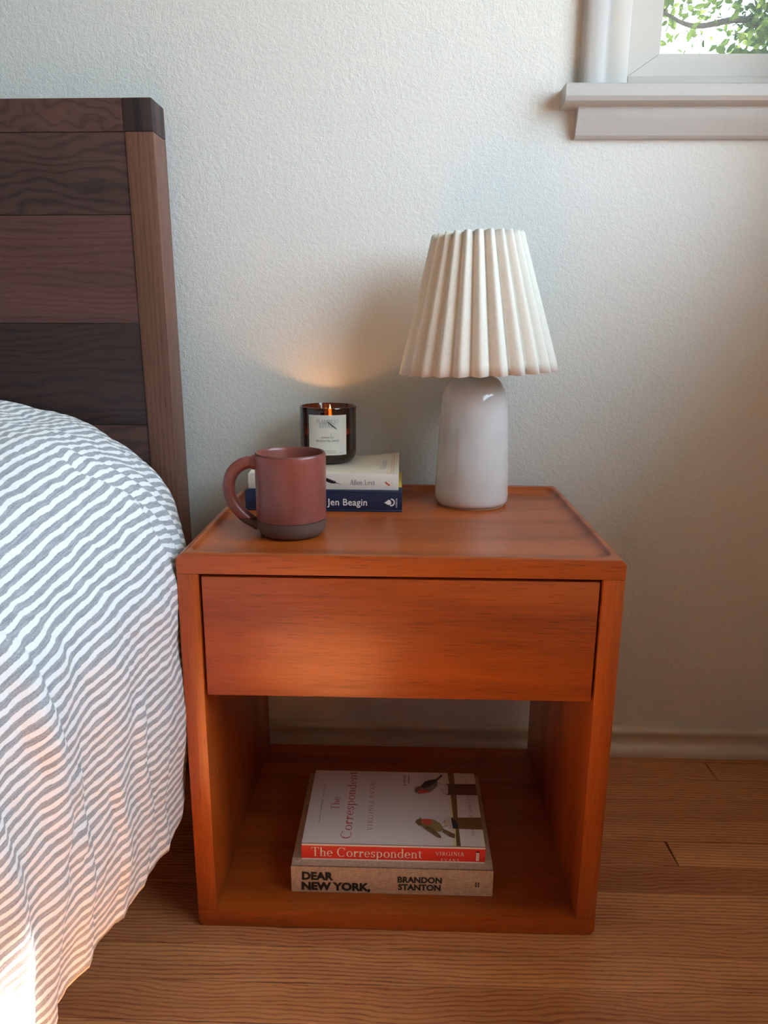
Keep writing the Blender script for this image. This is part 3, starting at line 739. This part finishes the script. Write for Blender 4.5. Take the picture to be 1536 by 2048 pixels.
def hardcover(root, x0, x1, y0, y1, z0, z1, board, mats, gap=.004, spine_y=None, overhang=.003, groove=True, text_side=None):
    """spine at y0 facing the camera; boards top and bottom, page block recessed"""
    mc, ms = mats
    box('page_block', x0+overhang, x1-overhang, y0+.002, y1-overhang, z0+board, z1-board, M['pages'], root)
    for nm, za, zb in (('back_cover', z0, z0+board), ('front_cover', z1-board, z1)):
        upper = nm == 'front_cover'
        if groove:
            # profile across y with a hinge groove near the spine
            top = [(y0+.0006, 1.0), (y0+.004, 1.0), (y0+.006, .35), (y0+.009, .35), (y0+.012, 1.0), (y1, 1.0)]
            h = zb-za
            if upper: pr = [(y0+.0006, za)] + [(yy, za+h*f) for yy, f in top] + [(y1, za)]
            else: pr = [(y0+.0006, zb)] + [(yy, zb-h*f) for yy, f in top] + [(y1, zb)]
            extrude_profile(nm, pr, 'x', x0, x1, mc, root, angle=35)
        else:
            box(nm, x0, x1, y0+.0006, y1, za, zb, mc, root, .0007)
    m = 8; lo = []
    for xx in (x0, x1):
        outer = [(y0+.0012-.0012*math.sin(math.pi*k/m), z0+(z1-z0)*k/m) for k in range(m+1)]
        inner = [(y0+.0022, z1), (y0+.0022, z0)]
        lo.append([(xx, a, b) for a, b in outer+inner])
    return loft('spine', lo, ms, root, angle=50)

# -- lower shelf
SH = TB - .0003
bk = empty('book', (-.005, .128, SH), 'thick beige cloth hardcover lying at the bottom of the shelf stack', 'book')
bx0, bx1, by0, by1, bz1 = -.1254, .1155, .0318, .2230, .0575
hardcover(bk, bx0, bx1, by0, by1, SH, bz1, .0032, (M['linen_cover'], M['linen_cover']))
sp = lambda y0: (lambda x, z: (lambda u, v: (x+u, y0-E_, z+v)))
def sptext(root, y0, shapes, x, z, w, h, mat): return lettering(shapes, sp(y0)(x, z), w, h, mat, root)
D_ = by0 - .0012 + .0012
sptext(bk, D_, sans_shapes('DEAR', .05), -.1124, .0403, .0378, .0107, M['black'])
sptext(bk, D_, sans_shapes('NEW YORK,', .05), -.1130, .0262, .0826, .0107, M['black'])
sptext(bk, D_, sans_shapes('BRANDON', .04), .0019, .0392, .0528, .0082, M['black'])
sptext(bk, D_, sans_shapes('STANTON', .04), .0026, .0288, .0508, .0082, M['black'])
for k in range(2):
    for s in range(2):
        decal('emblem', [(a+k*.0030, b-s*.0036) for a, b in ((.0942, .0412), (.0958, .0420), (.0966, .0408), (.0956, .0400), (.0968, .0392), (.0956, .0384), (.0940, .0392), (.0948, .0400))], lambda a, b: (a, D_-E_, b), M['black'], bk)
lettering(sans_shapes('ST. MARTIN\'S', 0), lambda u, v: (.1035-v, D_-E_, .0295+u), .0125, .0010, M['dark_grey'], bk)
lettering(sans_shapes('PRESS', 0), lambda u, v: (.1062-v, D_-E_, .0330+u), .0060, .0010, M['dark_grey'], bk)

rb = empty('book', (-.004, .12, bz1), 'white jacketed hardcover with red spine and two birds on cover', 'book')
rx0, rx1, ry0, ry1, rz1 = -.1140, .1065, .0432, .1965, .0802
hardcover(rb, rx0, rx1, ry0, ry1, bz1+.0002, rz1, .0026, (M['white_cover'], M['red']), groove=False)
sptext(rb, ry0, serif_shapes('The Correspondent', .12, .05), -.1018, .0640, .1332, .0125, M['white_ink'])
sptext(rb, ry0, serif_shapes('VIRGINIA', .12, .05, .1), .0470, .0687, .0340, .0052, M['white_ink'])
sptext(rb, ry0, serif_shapes('EVANS', .12, .05, .22), .0535, .0605, .0220, .0040, M['white_ink'])
decal('emblem', [(.0955, .0735), (.0990, .0735), (.0990, .0625), (.0955, .0625)], lambda a, b: (a, ry0-E_, b), M['white_ink'], rb)
decal('emblem', [(.0953, .0755), (.0992, .0755), (.0992, .0738), (.0953, .0738)], lambda a, b: (a, ry0-E_, b), M['black'], rb)
lettering(sans_shapes('CROWN', 0), lambda u, v: (.0980-v, ry0-2*E_, .0645+u), .0070, .0014, M['dark_grey'], rb)
cvp = lambda lift: (lambda a, b: (a/1000-.0002, b/1000, rz1+lift))
def art(nm, pts, m, k=1): decal(nm, pts, cvp(E_*k), M[m], rb)
art('rail_print', [(68.2, 143.4), (71.1, 143.5), (71.6, 99.1), (73.2, 75.7), (72.3, 45.5), (66.6, 45.5), (70.4, 59.6), (69.0, 123.7)], 'shade_yellow')
art('rail_print', [(69.9, 195.8), (77.9, 195.8), (78.7, 143.8), (77.2, 97.9), (77.2, 75.8), (77.2, 45.5), (72.3, 45.5), (73.2, 75.7), (71.6, 99.1), (71.1, 143.5)], 'log', 2)
art('log_print', [(64.9, 169.5), (106.4, 170.3), (106.4, 145.7), (66.4, 144.9)], 'log_dark', 3)
art('log_print', [(61.3, 165.3), (65.9, 170.1), (68.5, 164.0), (68.0, 148.1), (63.6, 145.6), (60.4, 147.8)], 'log_end', 4)
art('log_print', [(68.4, 98.3), (106.4, 99.7), (106.4, 76.2), (69.8, 76.9)], 'log', 3)
art('log_print', [(68.4, 95.5), (74, 93), (77, 84), (75, 77), (69.8, 76.9)], 'bird_dark', 4)
art('log_print', [(60.4, 91.7), (63.9, 98.1), (68.4, 98.3), (69.8, 76.9), (65.3, 76.7), (61.2, 82.0)], 'log_end', 5)
art('bird_print', [(23.9, 154.4), (25.4, 160.0), (31.8, 163.5), (37.8, 173.5), (44.8, 177.0), (52.7, 179.0), (61.0, 190.2), (62.4, 187.7), (54.5, 175.7), (54.5, 165.1), (48.8, 155.3), (41.9, 149.5), (32.4, 147.6), (28.6, 148.3), (24.8, 148.9)], 'bird_grey', 5)
art('bird_print', [(31.7, 161.1), (37.8, 173.5), (44.8, 177.0), (52.7, 179.0), (61.0, 190.2), (62.4, 187.7), (54.0, 174.9), (48.3, 166.5), (40.3, 159.8), (33.6, 157.9)], 'bird_dark', 6)
art('bird_print', [(23.9, 154.4), (25.4, 160.0), (29, 161.5), (31, 155), (28.6, 148.3), (24.8, 148.9)], 'bird_brown', 6)
art('bird_print', [(28.2, 152.2), (32.5, 154.7), (42.0, 152.7), (44.8, 149.2), (31.4, 146.2), (28.4, 146.9)], 'bird_red', 7)
art('bird_print', [(28.1, 149.0), (29.7, 149.1), (29.0, 142.8)], 'bird_dark', 6)
art('bird_print', [(23.4, 87.6), (25.8, 92.6), (30.3, 94.1), (42.0, 93.6), (47.4, 92.6), (54.3, 85.9), (57.9, 77.8), (56.7, 73.1), (52.6, 69.6), (44.9, 74.0), (34.4, 79.7), (27.4, 80.9)], 'bird_olive', 6)
art('bird_print', [(23.4, 87.6), (25.8, 92.6), (30.3, 94.1), (32, 90), (31.5, 81.0), (27.4, 80.9)], 'bird_brown', 7)
art('bird_print', [(31.8, 80.3), (41.5, 79.3), (48.3, 71.4), (54.4, 61.7), (54.3, 57.8), (49.6, 59.6), (41.2, 68.5), (34.3, 75.7)], 'bird_brown', 7)
art('bird_print', [(57.3, 75.8), (71.7, 65.6), (70.8, 58.7), (66.1, 60.8), (56.6, 69.7)], 'bird_brown', 7)
art('bird_print', [(31.2, 92.8), (42.9, 93.2), (44.4, 84.2), (39.8, 81.3), (31.0, 84.4)], 'bird_red', 8)
art('bird_print', [(28.9, 93.8), (29.9, 97.2), (30.5, 93.9)], 'bird_dark', 7)
for a, b in (((54.3, 171.6), (61.8, 165.4)), ((54.4, 161.9), (61.1, 151.8)), ((56.5, 86.0), (60.7, 90.3)), ((57.5, 77.8), (62.9, 81.4))):
    art('leg_print', [(a[0], a[1]-.35), (b[0], b[1]-.35), (b[0], b[1]+.35), (a[0], a[1]+.35)], 'bird_dark', 8)
def cvtext(root, shapes, xb, y, w, h, mat, z, lift=E_): return lettering(shapes, lambda u, v: (xb-v, y+u, z+lift), w, h, mat, root)
cvtext(rb, serif_shapes('The', .12, .05), -.0748, .1095, .0265, .0105, M['pink_ink'], rz1)
cvtext(rb, serif_shapes('Correspondent', .12, .05), -.0553, .0545, .1400, .0128, M['pink_ink'], rz1)
cvtext(rb, serif_shapes('VIRGINIA EVANS', .11, .05, .16), -.0300, .0705, .1060, .0064, M['rose_ink'], rz1)
cvtext(rb, sans_shapes('"A cause for celebration."  -Ann Patchett', 0, .25), -.0965, .0825, .0810, .0022, M['dark_grey'], rz1)
cvtext(rb, sans_shapes('A NOVEL', .01, .35), .0115, .1625, .0270, .0036, M['ink'], rz1)
decal('lettering', [(.0152, .1690), (.0152, .1885), (.0160, .1885), (.0160, .1690)], lambda a, b: (a, b, rz1+E_), M['ink'], rb)
cvtext(rb, serif_shapes('NEW YORK TIMES BESTSELLER', .11, .05, .12), .0957, .0645, .1165, .0036, M['faint'], rz1, E_*2)

# -- on the nightstand top
nb = empty('book', (-.1, .284, TRAY), 'navy blue hardcover at the bottom of the nightstand top stack', 'book')
nx0, nx1, ny0, ny1, nz1 = -.2025, .0016, .2178, .3490, .4752
hardcover(nb, nx0, nx1, ny0, ny1, TRAY, nz1, .0026, (M['navy'], M['navy']), groove=False)
decal('cover_print', [(nx0+.002, .243), (nx1-.0006, .243), (nx1-.0006, ny1-.001), (nx0+.002, ny1-.001)], lambda a, b: (a, b, nz1+E_), M['yellow'], nb)
sptext(nb, ny0, sans_shapes('Jen Beagin', .012, 0, 1.04), -.0957, .4560, .0520, .0093, M['white_ink'])
FL = [(-.0217, .4600), (-.0195, .4612), (-.0165, .4638), (-.0145, .4642), (-.0128, .4620), (-.0122, .4597), (-.0132, .4578), (-.0155, .4572), (-.0180, .4580), (-.0195, .4592)]
decal('emblem', FL, lambda a, b: (a, ny0-E_, b), M['white_ink'], nb)
vsx, fsx = [], []
for k in range(13):
    a = R(-115+k*215/12)
    for rr in (1.0, .66): vsx.append((-.0123+.0047*rr*math.cos(a), ny0-E_, .4607+.0052*rr*math.sin(a)))
    if k: fsx.append((2*k-2, 2*k, 2*k+1, 2*k-1))
pyobj('emblem', vsx, fsx, M['white_ink'], nb)
lettering(sans_shapes('SCRIBNER', .01), lambda u, v: (-.0046-v, ny0-E_, .4538+u), .0125, .0019, M['white_ink'], nb)

pb = empty('book', (-.1, .29, nz1), 'cream paperback with curling cover under the candle', 'book')
px0, px1, py0, py1 = -.1990, -.0032, .2236, .3580; pz0, pz1 = nz1+.0004, .4962
box('page_block', px0+.0004, px1-.0004, py0+.001, py1-.0005, pz0+.0004, pz1-.0012, M['pages'], pb)
box('spine', px0, px1, py0, py0+.0010, pz0, pz1, M['grey_spine'], pb, .0003)
box('back_cover', px0, px1, py0+.0010, py1, pz0, pz0+.0004, M['cream_cover'], pb)
def lift(x, y):
    a = max(0, min(1, (x+.075)/.072)); b = max(0, (y-py0-.008)/(py1-py0)); return .0072*(a**1.5*.8+.2*a)*b**1.2
vs, fs = [], []; NXX, NYY = 24, 16
for layer in (0, 1):
    for i in range(NXX+1):
        for j in range(NYY+1):
            x = px0+(px1-px0)*i/NXX; y = py0+.0010+(py1-py0-.001)*j/NYY
            vs.append((x, y, pz1-.0005*(1-layer)-(.0008 if .006 < y-py0 < .010 else 0)+lift(x, y)))
W_ = NYY+1; o1 = (NXX+1)*W_
for i in range(NXX):
    for j in range(NYY):
        a = i*W_+j; fs.append((a, a+1, a+W_+1, a+W_)); fs.append((o1+a, o1+a+W_, o1+a+W_+1, o1+a+1))
rimv = [j for j in range(W_)] + [i*W_+NYY for i in range(1, NXX+1)] + [NXX*W_+j for j in range(NYY-1, -1, -1)] + [i*W_ for i in range(NXX-1, 0, -1)]
for a, b in zip(rimv, rimv[1:]+rimv[:1]): fs.append((a, o1+a, o1+b, b))
pyobj('front_cover', vs, fs, M['cream_cover'], pb, smooth=True, angle=40)
cz = lambda x, y: (x, y, pz1+lift(x, y)+.0003)
for d in (.0, .0028):
    for (xa, ya), (xb, yb) in (((-.0100-d, .2365), (-.0100-d, .3515)), ((-.0100-d, .2365), (-.0170-d, .2300)), ((-.0100-d, .3515), (-.0160-d, .3560))):
        k = 10; V_, F_ = [], []
        nx_, ny_ = (yb-ya), -(xb-xa); L = math.hypot(nx_, ny_); nx_, ny_ = nx_/L*.0003, ny_/L*.0003
        for q in range(k+1):
            x, y = xa+(xb-xa)*q/k, ya+(yb-ya)*q/k
            V_ += [cz(x-nx_, y-ny_), cz(x+nx_, y+ny_)]
            if q: F_.append((2*q-2, 2*q-1, 2*q+1, 2*q))
        pyobj('border_print', V_, F_, M['tan_line'], pb)
lettering(serif_shapes('Golden', .10, .06), lambda u, v: cz(-.0205-v, .258+u), .052, .0085, M['faint'], pb)
sptext(pb, py0, serif_shapes('Allen Levi', .10, .05, .06), -.0660, .4822, .0318, .0068, M['dark_grey'])
decal('emblem', [(-.0213, .4860), (-.0197, .4868), (-.0140, .4830), (-.0148, .4812), (-.0160, .4812)], lambda a, b: (a, py0-E_, b), M['orange'], pb)
decal('emblem', [(-.0208, .4874), (-.0140, .4886), (-.0140, .4883), (-.0206, .4871)], lambda a, b: (a, py0-E_, b), M['tan_line'], pb)
lettering(sans_shapes('ATRIA', 0), lambda u, v: (-.0115-v, py0-E_, .4812+u), .0062, .0012, M['tan_line'], pb)
# feather printed on the spine
fp = [(-.1010, .4915), (-.0980, .4912), (-.0940, .4895), (-.0900, .4878), (-.0860, .4862), (-.0835, .4848), (-.0780, .4826), (-.0781, .4823), (-.0840, .4842), (-.0872, .4836), (-.0905, .4838), (-.0945, .4852), (-.0985, .4872), (-.1012, .4900)]
decal('feather_print', fp, lambda a, b: (a, py0-E_, b), M['ink'], pb)
for k in range(6):
    x = -.0975+k*.0024; z = .4893-k*.0009
    decal('feather_print', [(x, z), (x+.0006, z-.0002), (x+.0004, z+.0022), (x-.0010, z+.0026)], lambda a, b: (a, py0-E_, b), M['ink'], pb)

# ================================================================== CANDLE
def amber_mat():
    t = NT('amber_glass')
    return t.done(Base_Color=col(.07, .018, .004), Roughness=.04, IOR=1.5, Transmission_Weight=.82, Coat_Weight=.3, Coat_Roughness=.03)
M['amber'] = amber_mat()
M['wax'] = plain('cream_wax', srgb(236, 206, 160), .45, Subsurface_Weight=.3, Subsurface_Radius=(.02, .01, .005), Subsurface_Scale=.3)
M['label'] = plain('paper_label', srgb(224, 220, 208), .7)
M['wick'] = plain('burnt_wick', srgb(24, 18, 16), .9)
t = NT('flame'); em = t.n('Emission', {0: col(1.0, .48, .12), 1: 40.0}); t.t.links.new(em, t.out.inputs[0]); M['flame'] = t.m
KX, KY, KZ = -.1030, .3175, pz1 + .0012
CH = .0770
can = empty('candle', (KX, KY, KZ), 'lit candle in an amber glass jar with cream paper label', 'candle')
prof = [(0, 0), (.028, 0), (.0335, .0015), (.0370, .0055), (.0388, .011), (.0393, .018), (.0393, CH-.006), (.0396, CH-.002), (.0390, CH), (.0368, CH), (.0358, CH-.003), (.0356, .018), (.034, .011), (.028, .008), (0, .007)]
lathe('glass_jar', prof, (KX, KY, KZ), M['amber'], can, 72)
lathe('wax', [(0, .0078), (.027, .0084), (.0332, .0116), (.0351, .018), (.0351, .0395), (.0345, .0400), (.02, .0396), (0, .0393)], (KX, KY, KZ), M['wax'], can, 48)
tube('wick', spline([(KX+.002, KY, KZ+.039), (KX+.002, KY, KZ+.046), (KX+.0028, KY, KZ+.0490)], 4), .0009, M['wick'], can, 8)
flame = lathe('flame', [(0, .046), (.0015, .0475), (.0028, .0510), (.0030, .0545), (.0024, .0620), (.0012, .0700), (0, .0785)], (KX+.0028, KY, KZ), M['flame'], can, 16)
fl_d = bpy.data.lights.new('candle_light', 'POINT'); fl_d.energy = .34; fl_d.color = (1.0, .50, .20); fl_d.shadow_soft_size = .004
fl = bpy.data.objects.new('candle_light', fl_d); C.objects.link(fl); fl.location = (KX+.001, KY-.004, KZ+.0535); adopt(fl, can)
def wrap(a, z, d=.0004):
    q = a/.0393; rr = .0393+d; return (KX+rr*math.sin(q+LA), KY-rr*math.cos(q+LA), KZ+z)
LA = R(4); LW, LZ0, LZ1 = .0272, .0135, .0680
vs, fs = [], []
for k in range(25):
    a = -LW+2*LW*k/24; vs += [wrap(a, LZ0, .0002), wrap(a, LZ1, .0002)]
    if k: fs.append((2*k-2, 2*k, 2*k+1, 2*k-1))
lab = pyobj('label', vs, fs, M['label'], can, smooth=True)
def labtext(shapes, a, z, w, h, m): return lettering(shapes, lambda u, v: wrap(a+u, z+v, .0005), w, h, M[m], lab)
labtext(serif_shapes('FLAMINGO', .06, .04, -.02), -.0150, .0572, .0300, .0050, 'dark_grey')
labtext(serif_shapes('ESTATE', .06, .04, -.02), -.0110, .0515, .0220, .0050, 'dark_grey')
labtext(sans_shapes('ADRIATIC', .012), -.0085, .0366, .0170, .0026, 'faint')
labtext(sans_shapes('MUSCATEL SAGE', .012), -.0155, .0322, .0310, .0026, 'faint')
labtext(sans_shapes('SCENTED CANDLE', 0), -.0060, .0190, .0170, .0013, 'faint')
labtext(sans_shapes('VELAS PERFUMADA', 0), -.0060, .0162, .0180, .0013, 'faint')
labtext(sans_shapes('8 OZ', 0), .0165, .0160, .0062, .0015, 'faint')
decal('label_mark', [(.0000, .0590), (.0016, .0592), (.0126, .0498), (.0118, .0490), (.0060, .0530)], lambda a, b: wrap(a, b, .0007), M['dark_grey'], lab)
decal('label_mark', [(.0040, .0440), (.0052, .0430), (.0050, .0410), (.0036, .0402), (.0044, .0414), (.0046, .0428)], lambda a, b: wrap(a, b, .0007), M['faint'], lab)
